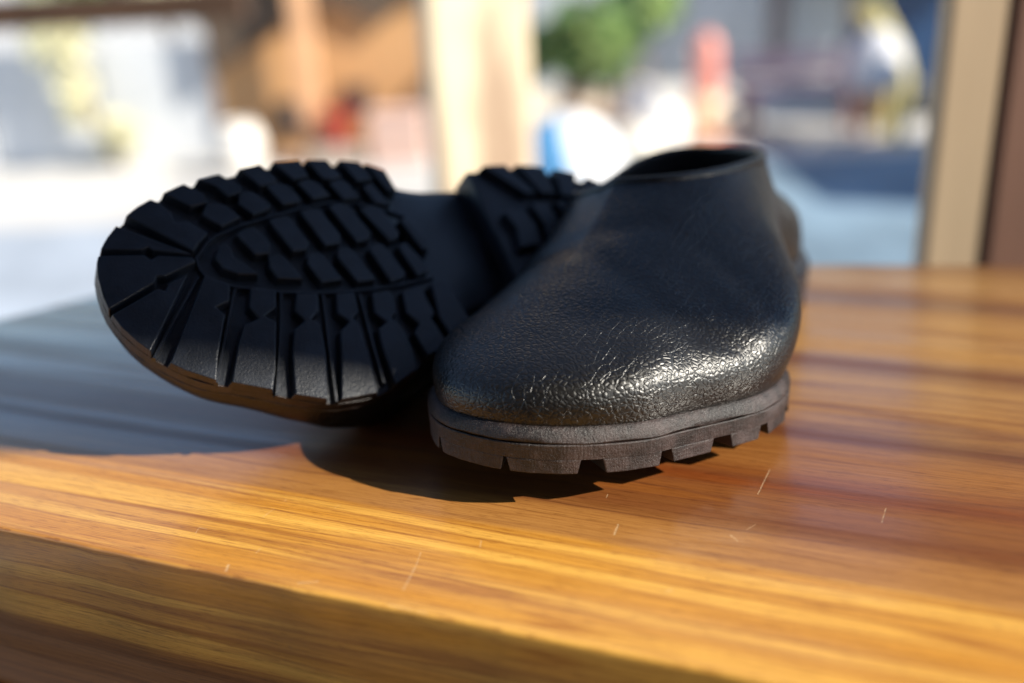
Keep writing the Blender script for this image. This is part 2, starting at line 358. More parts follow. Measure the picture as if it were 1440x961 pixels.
# ------------------------------------------------------------------ the shoes
def smooth01(x, a, b):
    t = min(1, max(0, (x-a)/(b-a))); return t*t*(3-2*t)
def resample(pts, n):
    P = [Vector((a, b, 0)) for a, b in pts]; m_ = len(P)
    # Catmull-Rom closed, then even arc length
    D = []
    for i in range(m_):
        p0, p1, p2, p3 = P[i-1], P[i], P[(i+1) % m_], P[(i+2) % m_]
        for k in range(8):
            t = k/8
            D.append(.5*((2*p1)+(p2-p0)*t+(2*p0-5*p1+4*p2-p3)*t*t+(3*p1-p0-3*p2+p3)*t**3))
    ln = [0]
    for i in range(len(D)): ln.append(ln[-1]+(D[(i+1) % len(D)]-D[i]).length)
    T = ln[-1]; out = []; j = 0
    for i in range(n):
        s = T*i/n
        while ln[j+1] < s: j += 1
        f = (s-ln[j])/max(1e-9, ln[j+1]-ln[j]); out.append(D[j].lerp(D[(j+1) % len(D)], f))
    return out
OUTM = [(a/1000, b/1000) for a, b in OUT]
N_O = 200
_o = resample(OUTM, N_O)
# light smoothing
for _ in range(3): _o = [(_o[i-1]+_o[i]*2+_o[(i+1) % N_O])/4 for i in range(N_O)]
# start the ring at the toe tip, run along the lateral side (w<0) first
i0 = min(range(N_O), key=lambda i: _o[i].x)
_o = _o[i0:]+_o[:i0]
if _o[10].y > _o[0].y: _o = [_o[0]]+_o[:0:-1]
OUTL = _o
NRM = []
for i in range(N_O):
    t = (OUTL[(i+2) % N_O]-OUTL[i-2]).normalized(); n_ = Vector((t.y, -t.x, 0))
    NRM.append(n_)
cx_ = sum(NRM[i].dot(OUTL[i]-Vector((.14, 0, 0))) for i in range(N_O))
if cx_ < 0: NRM = [-n_ for n_ in NRM]
def inset_loop(d):
    return [OUTL[i]-NRM[i]*(d(i) if callable(d) else d) for i in range(N_O)]
def centre_w(loop, s):
    ys = []
    n_ = len(loop)
    for i in range(n_):
        a, b = loop[i], loop[(i+1) % n_]
        if (a.x-s)*(b.x-s) <= 0 and abs(a.x-b.x) > 1e-9:
            ys.append(a.y+(b.y-a.y)*(s-a.x)/(b.x-a.x))
    if len(ys) < 2: return ys[0] if ys else sum(p.y for p in loop)/n_
    return (max(ys)+min(ys))/2

class Shoe:
    def __init__(s, label, sg, scale, toe, mw, rise_pow, base, hs):
        s.base, s.hs = base, hs
        s.sg, s.k, s.toe, s.rp = sg, scale, toe, rise_pow
        s.root = bpy.data.objects.new("leather_shoe", None); COL.objects.link(s.root)
        s.root.empty_display_size = .05
        tag(s.root, label, "shoe", "pair of black leather shoes")
        s.root.matrix_world = mw
    def rise(s, x):
        return s.toe*max(0, (s.base-x)/s.base)**s.rp
    def arch(s, x): return .010*smooth01(x, .145, .20)
    def P(s, x, w, h):
        # slight bending of the upper with the sole; h is height over the tread plane
        h = h*s.hs if h < .0149 else h+.0149*(s.hs-1)       # thicker sole stack, same upper
        return Vector((x*s.k, w*s.sg*s.k, (h+s.rise(x))*s.k))
    def rings(s, name, rings, mat, parent, cap0=True, cap1=True, smooth=True, closed_loops=None):
        """rings: list of (loop, hfun). loops share vertex counts; caps collapse towards the centre line"""
        rs = []
        if cap0:
            l0, h0 = rings[0]; cw = [centre_w(l0, p.x) for p in l0]
            for t in (1, .75, .5, .25, .08):
                rs.append(([Vector((p.x, p.y*(1-t)+c*t, 0)) for p, c in zip(l0, cw)], h0))
        rs += rings
        if cap1:
            l0, h0 = rings[-1]; cw = [centre_w(l0, p.x) for p in l0]
            for t in (.08, .25, .5, .75, 1):
                rs.append(([Vector((p.x, p.y*(1-t)+c*t, 0)) for p, c in zip(l0, cw)], h0))
        n_ = len(rs[0][0]); vs = []; fs = []
        for lp, hf in rs:
            for p in lp: vs.append(s.P(p.x, p.y, hf(p.x) if callable(hf) else hf))
        for k in range(len(rs)-1):
            for i in range(n_):
                j = (i+1) % n_; fs.append((k*n_+i, k*n_+j, (k+1)*n_+j, (k+1)*n_+i))
        o = mesh_obj(name, vs, fs, mat, parent, smooth)
        if smooth:
            md = o.modifiers.new("edges", 'EDGE_SPLIT'); md.split_angle = R(42)
        return o

def clip_loop(loop, keep, xcut, nb=14):
    """part of the closed loop with x beyond xcut, closed by a straight edge"""
    n_ = len(loop); ins = [keep(p.x) for p in loop]
    st = next(i for i in range(n_) if ins[i] and not ins[i-1])
    seq = []; i = st
    while ins[i % n_]: seq.append(loop[i % n_]); i += 1
    a, b = loop[st-1], loop[st]; f = (xcut-a.x)/(b.x-a.x); first = a.lerp(b, f)
    a, b = loop[(i-1) % n_], loop[i % n_]; f = (xcut-a.x)/(b.x-a.x); last = a.lerp(b, f)
    seq = [first]+seq+[last]
    return seq+[last.lerp(first, k/nb) for k in range(1, nb)]

def build_shoe(label, sg, scale, toe, mw, rise_pow=1.6, base=.17, hs=1., COLLAR=None):
    S = Shoe(label, sg, scale, toe, mw, rise_pow, base, hs); root = S.root
    A = S.arch
    rag = lambda d, k: (lambda i: d+.00035*mnoise.noise(Vector((i*.55, k*7, sg)))+.0003*mnoise.noise(Vector((i*.13, k*3, sg))))
    # ---- midsole with a rounded, sloping welt
    mid = S.rings("midsole", [
        (inset_loop(.0016), lambda x: .0096+A(x)), (inset_loop(rag(.0004, 1)), lambda x: .0100+.00025*math.sin(x*310)+A(x)),
        (inset_loop(rag(.0000, 1)), lambda x: .0106+.0002*math.sin(x*310)+A(x)), (inset_loop(rag(.0004, 2)), lambda x: .0117+A(x)),
        (inset_loop(.0012), lambda x: .0129+A(x)), (inset_loop(.0022), lambda x: .0141+A(x)),
        (inset_loop(.0034), lambda x: .0148+A(x)), (inset_loop(.0060), lambda x: .0149+A(x))],
        M['edge'], root)
    # ---- forefoot outsole, ends in a feathered edge in the waist
    fl = clip_loop(OUTL, lambda x: x < .158, .158)
    cen = Vector((.08, 0, 0))
    def shr(loop, d):
        n_ = len(loop); out = []
        for i in range(n_):
            t = (loop[(i+1) % n_]-loop[i-1]).normalized(); nn = Vector((t.y, -t.x, 0))
            if nn.dot(loop[i]-cen) < 0: nn = -nn
            out.append(loop[i]-nn*d)
        return out
    feather = lambda h, hh: (lambda x: h+(hh-.0012-h)*smooth01(x, .137, .158)**1.3)
    FL = .0050                               # depth of the tread
    out_ = S.rings("outsole", [
        (shr(fl, .0003), feather(FL-.0002, .0106)), (shr(fl, .0002), feather(FL+.0003, .0108)),
        (shr(fl, .0001), feather(.0094, .0112)), (shr(fl, .0004), feather(.0097, .0114))], M['edge'], root)
    # ---- smooth waist/shank piece, proud of the midsole underside
    # ---- heel lift
    cen = Vector((.245, 0, 0))
    hl = clip_loop(OUTL, lambda x: x > .2, .2)
    heel = S.rings("heel_block", [
        (shr(hl, .0004), FL-.0002), (hl, FL+.0003), (shr(hl, -.0006), lambda x: .0094), (hl, lambda x: .0098),
        (shr(hl, -.0007), lambda x: .0102), (shr(hl, -.0010), lambda x: .0084+A(x)), (hl, lambda x: .0089+A(x))], M['rubber'], root)
    for ob in (mid, out_):
        ob.data.materials.append(M['rubber'])
        for pg in ob.data.polygons:
            xx = pg.center.x/S.k
            if (ob is mid and (xx > .140 or pg.center.z/S.k < .0093*S.hs+S.rise(xx))) or (ob is out_ and xx > .142): pg.material_index = 1
    # rubber floor under the lugs
    cen = Vector((.08, 0, 0))
    fo = S.rings("tread_floor", [(shr(fl, .0010), feather(FL-.0004, .0104)), (shr(fl, .0016), feather(FL+.0006, .0112))],
                 M['rubber'], out_)
    cen = Vector((.245, 0, 0))
    S.rings("tread_floor", [(shr(hl, .0012), FL-.0004), (shr(hl, .0016), FL+.0004)], M['rubber'], heel)
    wl = clip_loop([p-NRM[i]*.0014 for i, p in enumerate(OUTL)], lambda x: x > .130, .130)
    wl = [p for p in wl if p.x <= .212]
    a_ = [p for p in wl if p.y < centre_w(OUTL, p.x)]; b_ = [p for p in wl if p.y >= centre_w(OUTL, p.x)]
    # waist sheet: gently ridged along its middle
    xs = [.132+.0025*i for i in range(30)]
    vs, fs = [], []
    nw = 16
    def side(x, sgn):
        ys = []
        for i in range(N_O):
            a, b = OUTL[i], OUTL[(i+1) % N_O]
            if (a.x-x)*(b.x-x) <= 0 and abs(a.x-b.x) > 1e-9: ys.append(a.y+(b.y-a.y)*(x-a.x)/(b.x-a.x))
        return max(ys) if sgn > 0 else min(ys)
    for x in xs:
        lo, hi = side(x, -1)+.0016, side(x, 1)-.0016
        for j in range(nw+1):
            f = j/nw; q = 1-(2*f-1)**2
            h = feather(.0056, .0104)(x)+A(x)-.0004 - .0030*q*smooth01(x, .15, .185)
            vs.append(S.P(x, lo+(hi-lo)*f, h if x > .150 else .0100))
    for i in range(len(xs)-1):
        for j in range(nw): k = i*(nw+1)+j; fs.append((k, k+1, k+nw+2, k+nw+1))
    ws = mesh_obj("shank_cover", vs, fs, M['rubber'], root, True)
    sd_ = ws.modifiers.new("thick", 'SOLIDIFY'); sd_.thickness = .001; sd_.offset = 0
    # ---- lugs
    def near_outline(x, w):
        best = min(range(N_O), key=lambda i: (OUTL[i].x-x)**2+(OUTL[i].y-w)**2)
        return best, math.hypot(OUTL[best].x-x, OUTL[best].y-w)
    def lug(poly, parent, h0=0., h1=.0049):
        pts = [Vector((a/1000, b/1000, 0)) for a, b in poly]; n_ = len(pts)
        area = sum(pts[i].x*pts[(i+1) % n_].y-pts[(i+1) % n_].x*pts[i].y for i in range(n_))
        if area < 0: pts.reverse()
        top, bot, snap = [], [], []
        for i in range(n_):
            e1 = (pts[i]-pts[i-1]).normalized(); e2 = (pts[(i+1) % n_]-pts[i]).normalized()
            nn = Vector((e1.y+e2.y, -(e1.x+e2.x), 0)); nn = nn.normalized() if nn.length > 1e-6 else Vector((e1.y, -e1.x, 0))
            bi, d = near_outline(pts[i].x, pts[i].y)
            if d < .0032:
                q = OUTL[bi]-NRM[bi]*.0003; top.append(q); tg = nn-NRM[bi]*nn.dot(NRM[bi]); bot.append(q+tg*.0019); snap.append(1)
            else:
                top.append(pts[i]); bot.append(pts[i]+nn*.0012); snap.append(0)
        vs = [S.P(p.x, p.y, h0) for p in top]+[S.P(p.x, p.y, h1+feather(0, .0050)(p.x) if h1 < .0065 and p.x < .17 else h1) for p in bot]
        fs = [tuple(range(n_)), tuple(range(n_, 2*n_))]+[(i, (i+1) % n_, n_+(i+1) % n_, n_+i) for i in range(n_)]
        o = mesh_obj("lug", vs, fs, M['rubber'], parent)
        o.data.materials.append(M['edge'])
        for pg in o.data.polygons:
            if len(pg.vertices) == 4 and n_ > 4 or (n_ == 4 and abs(pg.normal.z) < .5):
                if all(snap[v % n_] for v in pg.vertices): pg.material_index = 1
        bevel(o, .00045*S.k, 2, 30)
        return o
    for k, poly in LUGS.items(): lug(poly, out_)
    for strip in RIBS:                                  # slim moulded ribs in the wide grooves and round the central island
        pt = [Vector((a/1000, b/1000, 0)) for a, b in strip]
        if sg > 0 and len(pt) == 4: pt[-1] = pt[-2].lerp(pt[-1], .6)
        vs = []; fs = []
        for i, p in enumerate(pt):
            t = (pt[min(i+1, len(pt)-1)]-pt[max(i-1, 0)]).normalized(); nn = Vector((t.y, -t.x, 0))
            for off, h in ((-.0011, .0049), (-.0006, .0020), (.0006, .0020), (.0011, .0049)):
                q = p+nn*off; vs.append(S.P(q.x, q.y, h))
        for i in range(len(pt)-1):
            for j in range(3): k = i*4+j; fs.append((k, k+1, k+5, k+4))
        fs += [(0, 1, 2, 3), tuple(range(len(vs)-4, len(vs)))]
        mesh_obj("rib", vs, fs, M['rubber'], out_)
    # heel lugs: ring of blocks round the heel and three bars inside
    def inner(x, w, t): return x+(.245-x)*t, w*(1-t)
    ring = [i for i in range(N_O) if OUTL[i].x > .203]
    ring.sort(); nb = 9
    per = len(ring)/nb
    for b in range(nb):
        ia = ring[int(b*per)]+1; ib = ring[min(len(ring)-1, int((b+1)*per))]-1
        idx = [ia, (ia+ib)//2, ib]
        outer = [OUTL[i] for i in idx]
        inn = [Vector(((p.x-.244)*.50+.244, p.y*.50, 0)) for p in outer]
        poly = [(p.x*1000, p.y*1000) for p in outer]+[(p.x*1000, p.y*1000) for p in reversed(inn)]
        lug(poly, heel)
    for (xa, xb, w0) in ((.208, .220, .011), (.226, .236, .014), (.242, .252, .013), (.258, .266, .009)):
        lug([(xa*1000, -w0*1000), (xa*1000+3, 0), (xa*1000, w0*1000), (xb*1000, w0*1000), (xb*1000+3, 0), (xb*1000, -w0*1000)], heel)
    # ---- upper: each profile runs from the feather line up to the collar
    NU = 120; NT_ = 34
    base = resample([(p.x, p.y) for p in inset_loop(lambda i: .0036)][::2], NU)
    i0 = min(range(NU), key=lambda i: base[i].x); base = base[i0:]+base[:i0]
    if base[6].y > base[0].y: base = [base[0]]+base[:0:-1]
    CX, CW, CA, CB, CH = COLLAR
    def collar(u):
        a = math.pi + 2*math.pi*u                 # u=0 at the front of the opening, then lateral
        x = CX+CA*math.cos(a); w = CW+CB*math.sin(a)
        x = CX+CA*math.copysign(abs(math.cos(a))**.92, math.cos(a))
        h = CH - .004*smooth01(x, CX-.01, CX+CA) - .015*max(0, math.sin(a))**.8*(1-smooth01(x, CX, CX+CA*1.05)) + .0035*max(0, -math.sin(a))
        return Vector((x, w, h))
    grid = []
    for i in range(NU):
        b = base[i]; x = b.x
        # arc parameter: ease so that the collar front gathers the vamp
        u = i/NU
        c = collar(u)
        hb = .0132+A(x)
        B0 = Vector((b.x, b.y, hb))
        bi, _ = near_outline(b.x, b.y); nn = NRM[bi]
        fore = 1-smooth01(x, .05, .17)            # 1 at the toe
        heelf = smooth01(x, .19, .26)
        ht = .029*fore+.046*(1-fore)-.004*heelf
        lat = smooth01(-b.y, .0, .04)*math.exp(-((b.x-.115)/.05)**2); bul = .0064*fore+(.0065-.0045*heelf)*(1-fore)+.012*lat
        ht += .006*lat
        B1 = B0+Vector((nn.x*bul, nn.y*bul, ht))
        # top handle: leaves the collar along the vamp slope
        al = .66*fore+.40*(1-fore)-.10*heelf
        d2 = Vector((b.x-c.x, b.y-c.y, 0))*al
        top = c.z-(.0505*fore+.030*(1-fore))
        B2 = Vector((c.x+d2.x, c.y+d2.y, top))
        q2 = smooth01(-b.y, .0, .03)*math.exp(-((b.x-.19)/.06)**2); B2 += Vector((0, -.012*q2, 0)); B1 += Vector((0, -.003*q2, 0))
        col_ = []
        for k in range(NT_+1):
            t = k/NT_; q = 1-t
            p = B0*q**3+B1*(3*q*q*t)+B2*(3*q*t*t)+c*t**3
            col_.append(p)
        grid.append(col_)
    # small hand-made unevenness and flex creases across the vamp
    for i in range(NU):
        for k in range(1, NT_+1):
            p = grid[i][k]
            f = smooth01(k/NT_, 0, .15)*(1-smooth01(k/NT_, .93, 1))
            nz = mnoise.noise(Vector((p.x*28, p.y*28+sg*9, p.z*30)))*.0016 + mnoise.noise(Vector((p.x*75, p.y*60, p.z*75+sg)))*.0006
            cr = -.0016*math.exp(-((p.x-.083-.012*math.sin(p.y*40))/.004)**2)-.0013*math.exp(-((p.x-.103+.01*math.sin(p.y*55))/.0045)**2)
            grid[i][k] = p+Vector((0, 0, (nz+cr)*f))+Vector((nz*.4, nz*.5, 0))*f
    vs, fs = [], []
    for k in range(NT_+1):
        for i in range(NU): p = grid[i][k]; vs.append(S.P(p.x, p.y, p.z))
    for k in range(NT_):
        for i in range(NU): j = (i+1) % NU; fs.append((k*NU+i, k*NU+j, (k+1)*NU+j, (k+1)*NU+i))
    # tucked feather edge below the start
    b0 = len(vs)
    for i in range(NU): p = grid[i][0]; bi, _ = near_outline(p.x, p.y); vs.append(S.P(p.x-NRM[bi].x*.003, p.y-NRM[bi].y*.003, p.z-.0005))
    for i in range(NU): j = (i+1) % NU; fs.append((b0+i, b0+j, j, i))
    upp = mesh_obj("upper", vs, fs, M['leather'], root, True)
    ss = upp.modifiers.new("sub", 'SUBSURF'); ss.levels = 1; ss.render_levels = 1
    # collar binding: rolled leather edge
    rimv, rimf = [], []; nr = 10; rr = .0017
    for i in range(NU):
        c = grid[i][NT_]; pv = grid[i][NT_-2]; o_ = Vector((c.x-CX, c.y-CW, 0)).normalized()
        for q in range(nr):
            a = 2*math.pi*q/nr
            pt = c+o_*(math.cos(a)*rr-.0007)+Vector((0, 0, math.sin(a)*rr*1.5-.0006))
            rimv.append(S.P(pt.x, pt.y, pt.z))
    for i in range(NU):
        j = (i+1) % NU
        for q in range(nr): w_ = (q+1) % nr; rimf.append((i*nr+q, i*nr+w_, j*nr+w_, j*nr+q))
    mesh_obj("collar_binding", rimv, rimf, M['leather'], root, True)
    # lining: drops from the collar to the insole
    vs, fs = [], []
    levels = [0, .15, .35, .6, .8, 1.]
    for t in levels:
        for i in range(NU):
            k = int(round(NT_*(1-t*.92))); p = grid[i][k]
            bi, _ = near_outline(p.x, p.y)
            cc = Vector((centre_pt(p.x), 0, 0))
            dirv = Vector((CX-p.x, CW-p.y, 0)); dirv = dirv.normalized()*min(.0035, dirv.length) if dirv.length else dirv
            q = p+dirv+Vector((0, 0, -.0015*(t > 0)-.0028*smooth01(t, 0, .3)))
            vs.append(S.P(q.x, q.y, max(q.z, .0185+A(q.x))))
    for k in range(len(levels)-1):
        for i in range(NU): j = (i+1) % NU; fs.append((k*NU+i, k*NU+j, (k+1)*NU+j, (k+1)*NU+i))
    mesh_obj("lining", vs, fs, M['lining'], root, True)
    ins = inset_loop(.0110)
    S.rings("insole", [(ins, lambda x: .0145+A(x)), (ins, lambda x: .0175+A(x))], M['lining'], root)
    return root
def centre_pt(x): return x

M = {}
M['leather'] = leather_mat()
M['rubber'] = rubber_mat("black_tread_rubber", (.0105, .0135, .0205), .38, .5)  # blue tint puts the sky's reflection into the rubber colour
M['edge'] = edge_mat()
M['lining'] = simple("black_lining", (.004, .0036, .0036), .95, .2, 40)
M['slab'] = wood_slab_mat()

# ------------------------------------------------------------------ the table slab
def uv_pt(u, v, z): return Vector((GD[0]*u+VD[0]*v, GD[1]*u+VD[1]*v, z))
tb = empty("wooden_table", uv_pt(.1, .5, -.02), "thick lacquered slab table with amber grain under the two shoes", "table")
def slab():
    # outline of the top in world coordinates; the near edge runs along the grain
    near0, near1 = -.60, 1.05
    pts = []
    n = 150
    for i in range(n+1):
        u = near0+(near1-near0)*i/n
        pts.append(uv_pt(u, .2590+.0010*math.sin(u*9+1)+.0012*mnoise.noise(Vector((u*14, 0, 3))), 0))
    far = [(1.15, .50), (.80, .575), (.349, .640), (.203, .668), (.0, .683), (-.18, .690), (-.295, .682), (-.346, .640), (-.43, .575), (-.475, .52)]
    fp = [Vector((a, b, 0)) for a, b in far]
    dense = []
    for a, b in zip(fp, fp[1:]):
        for k in range(6): dense.append(a.lerp(b, k/6))
    dense.append(fp[-1])
    pts = [uv_pt(near0, .2590, 0)]+pts[1:]+dense
    cen = sum(pts, Vector())/len(pts)
    # profile: rounded arris, then a face 95 mm tall
    prof = [(.0016, 0), (.0010, -.0001), (.0004, -.0005), (.0001, -.0011), (0, -.0018), (0, -.022), (.0006, -.050), (.002, -.090), (.006, -.096), (.03, -.097)]
    n_ = len(pts); nr = []
    for i in range(n_):
        t = pts[(i+1) % n_]-pts[i-1]; q = Vector((t.y, -t.x, 0)).normalized()
        if q.dot(pts[i]-cen) < 0: q = -q
        nr.append(q)
    vs, fs = [], []
    for d, z in prof:
        for i in range(n_):
            chip = .0006*mnoise.noise(pts[i]*90)+.0004*mnoise.noise(pts[i]*230) if z > -.004 else 0
            p = pts[i]-nr[i]*(d+chip); vs.append(Vector((p.x, p.y, z)))
    for k in range(len(prof)-1):
        for i in range(n_): j = (i+1) % n_; fs.append((k*n_+i, k*n_+j, (k+1)*n_+j, (k+1)*n_+i))
    fs.append(tuple(range(n_))); fs.append(tuple(range((len(prof)-1)*n_, len(prof)*n_)))
    o = mesh_obj("table_top", vs, fs, M['slab'], None, True)
    md = o.modifiers.new("edges", 'EDGE_SPLIT'); md.split_angle = R(50)
    o.parent = tb; o.matrix_parent_inverse = tb.matrix_basis.inverted()
    return o
slab()
legm = simple("table_leg_wood", (.30, .14, .05), .5, .2, 5, stretch=(8, 8, 1))
for (x, y) in ((-.40, .50), (.62, .12), (.66, .50), (-.36, .58)):
    o = box("leg", (x, y, -.4235), (.07, .07, .653), legm, None, .004); o.parent = tb; o.matrix_parent_inverse = tb.matrix_basis.inverted()

# ------------------------------------------------------------------ the two shoes
Z = Vector((0, 0, 1))
az = 1.0034
d = Vector((math.cos(az), math.sin(az), 0)); my = Vector((-math.sin(az), math.cos(az), 0))
mw = Matrix((d, my, Z)).transposed().to_4x4(); mw.translation = Vector((-.0096, .3575, .0003))
build_shoe("upright black leather slip-on shoe, its toe pointing at the viewer, sole flat on the table", 1, 1.165, .0170, mw, 1.3, .20, 1.18, (.186, .014, .060, .041, .084))
# toe-to-heel direction, sole normal and the sole's upper edge, from azimuth, dip and roll of the tipped shoe
def tipped(az, el, ph):
    d = Vector((math.cos(az)*math.cos(el), math.sin(az)*math.cos(el), math.sin(el)))
    u = Vector((math.sin(az), -math.cos(az), 0)); v = u.cross(d); v = v if v.z > 0 else -v
    return d, v*math.cos(ph)-u*math.sin(ph), u*math.cos(ph)+v*math.sin(ph)
d, W, n = tipped(.5539, -.05, .78)
mw = Matrix((d, -W, -n)).transposed().to_4x4(); mw.translation = Vector((-.173, .4044, .089))
build_shoe("black shoe tipped on its side behind the upright one, showing its lugged rubber sole", -1, 1.0, .012, mw, 2.0, .11, 1.2, (.196, .010, .060, .037, .0945))

SHADE_ROOF_Y = -.325                          # near edge of the added, unseen roof slab that throws the soft shade line over the shoes

# ------------------------------------------------------------------ setting behind the table (all of it far out of focus)
conc = simple("yard_concrete", (.62, .60, .57), .85, .12, 1.2)
g = box("ground", (0, 20, G-.05), (90, 90, .1), conc, None, 0); tag(g, kind="structure")

white_metal = simple("pale_fence_sheet", (.62, .64, .67), .5, .08, 2)
fe = empty("panel_fence", (-2.5, 5.235, G), "pale grey sheet fence at the far left behind the bright yard", "fence")
for i in range(7):
    o = box("panel", (.78-.62*i, .02*(i % 2), .295), (.60, .03, .58), white_metal, fe, .006)
for i in range(4):
    box("post", (1.09-1.24*i, .06, .33), (.05, .05, .68), simple("fence_post_grey", (.45, .46, .48)), fe, .004)

# timber hut
tan = simple("tan_plank", (.58, .32, .14), .7, .18, 3, stretch=(1, 1, .15))  # plain tan of the planks
dkb = simple("dark_eave_and_shade", (.10, .068, .045), .8, .2, 5, stretch=(.2, 1, 1))
hut = empty("timber_hut", (-.87, 5.2, G), "tan plank hut with a dark brown eave and slanting shade made as boards, behind the tipped shoe", "hut")
for i in range(8):
    box("plank", (-.49+.146*i, 0, 1.7), (.143, .04, 3.4), tan, hut, .004)
box("side_wall", (.64, .28, 1.7), (.05, .52, 3.4), tan, hut, .004); box("side_wall", (-.545, .28, 1.7), (.05, .52, 3.4), tan, hut, .004)
# dark eave and slanting shade, put in as brown boards round a peaked lit area
def prism(name, poly, y0, y1, mat, parent):
    n_ = len(poly); vs = [(x, y0, z) for x, z in poly]+[(x, y1, z) for x, z in poly]
    fs = [tuple(range(n_)), tuple(range(n_, 2*n_))]+[(i, (i+1) % n_, n_+(i+1) % n_, n_+i) for i in range(n_)]
    return bevel(mesh_obj(name, vs, fs, mat, parent), .003)
prism("eave_shade_board", [(-.56, .42), (-.56, 3.4), (0, 3.4), (0, .72), (-.08, .70)], -.09, -.04, dkb, hut)
prism("eave_shade_board", [(.004, 3.4), (.66, 3.4), (.66, .80), (.44, .76), (.30, .62), (.12, .72), (.004, .74)], -.09, -.04, dkb, hut)
prism("side_shade_board", [(.66, .50), (.66, 0), (.40, 0), (.36, .14), (.44, .30)], -.09, -.04, simple("shade_brown", (.30, .17, .09)), hut)  # brown board holds the shade on the hut's right side
box("window", (-.17, -.03, .20), (.16, .05, .17), simple("dark_opening", (.06, .05, .05)), hut, .003)
box("window", (.15, -.03, .27), (.13, .05, .14), simple("dark_opening2", (.08, .05, .045)), hut, .003)
fp = empty("orange_post", (-.93, 5.02, G), "slim orange-tan post standing in front of the hut", "post")
box("shaft", (0, 0, 1.7), (.10, .07, 3.4), simple("orange_timber", (.76, .42, .22), .7, .1), fp)
box("foot_plate", (0, 0, .01), (.15, .15, .02), simple("grey_steel", (.3, .3, .3)), fp)

def bucket(name, loc, r, h, mat, label, cat, group=None):
    e = empty(name, loc, label, cat, group)
    lathe("shell", [(0, 0), (r*.8, 0), (r*.82, .01), (r*.98, h*.97), (r*1.04, h), (r*.95, h), (r*.78, .02), (0, .02)], mat, e)
    tube("handle", [(-r, 0, h*.95), (-r*.7, -.01, h*1.25), (0, -.01, h*1.4), (r*.7, -.01, h*1.25), (r, 0, h*.95)], .006, mat, e, 8)
    return e
red = simple("red_plastic", (.40, .06, .035), .4)
bucket("bucket", (-.80, 4.9, G+.10), .085, .15, red, "red bucket on the flat stone in front of the hut", "bucket")
fs_ = box("paving_stone", (-.80, 4.9, G+.05), (.26, .26, .098), simple("flat_stone", (.4, .33, .27)), None, .01); tag(fs_, "flat brown stone block under the red bucket", "stone")
cr = empty("wooden_crate", (-.50, 4.9, G), "pale pinkish slatted crate at the foot of the hut", "crate")
pinkw = simple("pale_pink_wood", (.72, .50, .42), .7)
for k in range(3): box("slat", (0, -.10, .04+.075*k), (.26, .015, .06), pinkw, cr, .002)
for k in range(3): box("slat", (0, .10, .04+.075*k), (.26, .015, .06), pinkw, cr, .002)
for sx in (-1, 1): box("end_panel", (sx*.125, 0, .12), (.015, .18, .235), pinkw, cr, .002)
box("lid", (0, 0, .244), (.27, .21, .012), pinkw, cr, .002)
wp = empty("white_pot", (-1.27, 4.85, G), "round white pot at the left corner of the hut", "pot")
lathe("pot_body", [(0, 0), (.07, 0), (.11, .06), (.12, .14), (.10, .20), (.085, .22), (.09, .23), (.075, .23), (.08, .18), (0, .16)], simple("white_glaze", (.82, .78, .72), .4), wp)
lathe("soil", [(0, .212), (.077, .212), (.077, .205)], simple("soil", (.08, .05, .03)), wp)

# foliage
def leaf_cloud(name, c, rad, n, size, mat, parent, seed, flat=.6):
    rg = random.Random(seed); vs, fs = [], []
    for _ in range(n):
        while True:
            p = Vector((rg.uniform(-1, 1), rg.uniform(-1, 1), rg.uniform(-1, 1)))
            if p.length < 1 and p.length > .35: break
        lump = .8+.3*mnoise.noise(p*2.2+Vector((seed, 0, 0)))
        p = Vector((c[0]+p.x*rad[0]*lump, c[1]+p.y*rad[1]*lump, c[2]+p.z*rad[2]*lump))
        a = Vector((rg.gauss(0, 1), rg.gauss(0, 1), rg.gauss(0, .6))).normalized(); b = a.orthogonal().normalized()
        b = (b*math.cos(rg.random()*6)+a.cross(b)*math.sin(rg.random()*6)).normalized()
        s_ = size*rg.uniform(.6, 1.3); k = len(vs)
        vs += [p-a*s_, p+b*s_*.42, p+a*s_, p-b*s_*.42]; fs.append((k, k+1, k+2, k+3))
    me = bpy.data.meshes.new(name); me.from_pydata([tuple(v) for v in vs], [], fs); me.materials.append(mat)
    o = bpy.data.objects.new(name, me); COL.objects.link(o); o.parent = parent
    return o
def leafmat(name, col):
    t = NT(name); nz = t.noise(t.coord(), 9, 3)
    t.put(t.b.inputs['Base Color'], t.mix(t.sstep(nz, .35, .65), tuple(c*.6 for c in col), tuple(c*1.35 for c in col)))
    t.b.inputs['Roughness'].default_value = .45
    tr = t.n.new("ShaderNodeBsdfTranslucent"); tr.inputs[0].default_value = (*[min(1, c*1.6) for c in col], 1)
    mx = t.n.new("ShaderNodeMixShader"); mx.inputs[0].default_value = .35
    t.l.new(t.b.outputs[0], mx.inputs[1]); t.l.new(tr.outputs[0], mx.inputs[2])
    t.l.new(mx.outputs[0], t.n["Material Output"].inputs[0]); return t.m
lime = leafmat("lime_leaf", (.42, .54, .22)); green = leafmat("green_leaf", (.12, .22, .085)); deep = leafmat("deep_leaf", (.03, .11, .06))
yel = leafmat("pale_yellow_leaf", (.82, .78, .55)); bark = simple("bark", (.20, .13, .09), .9)
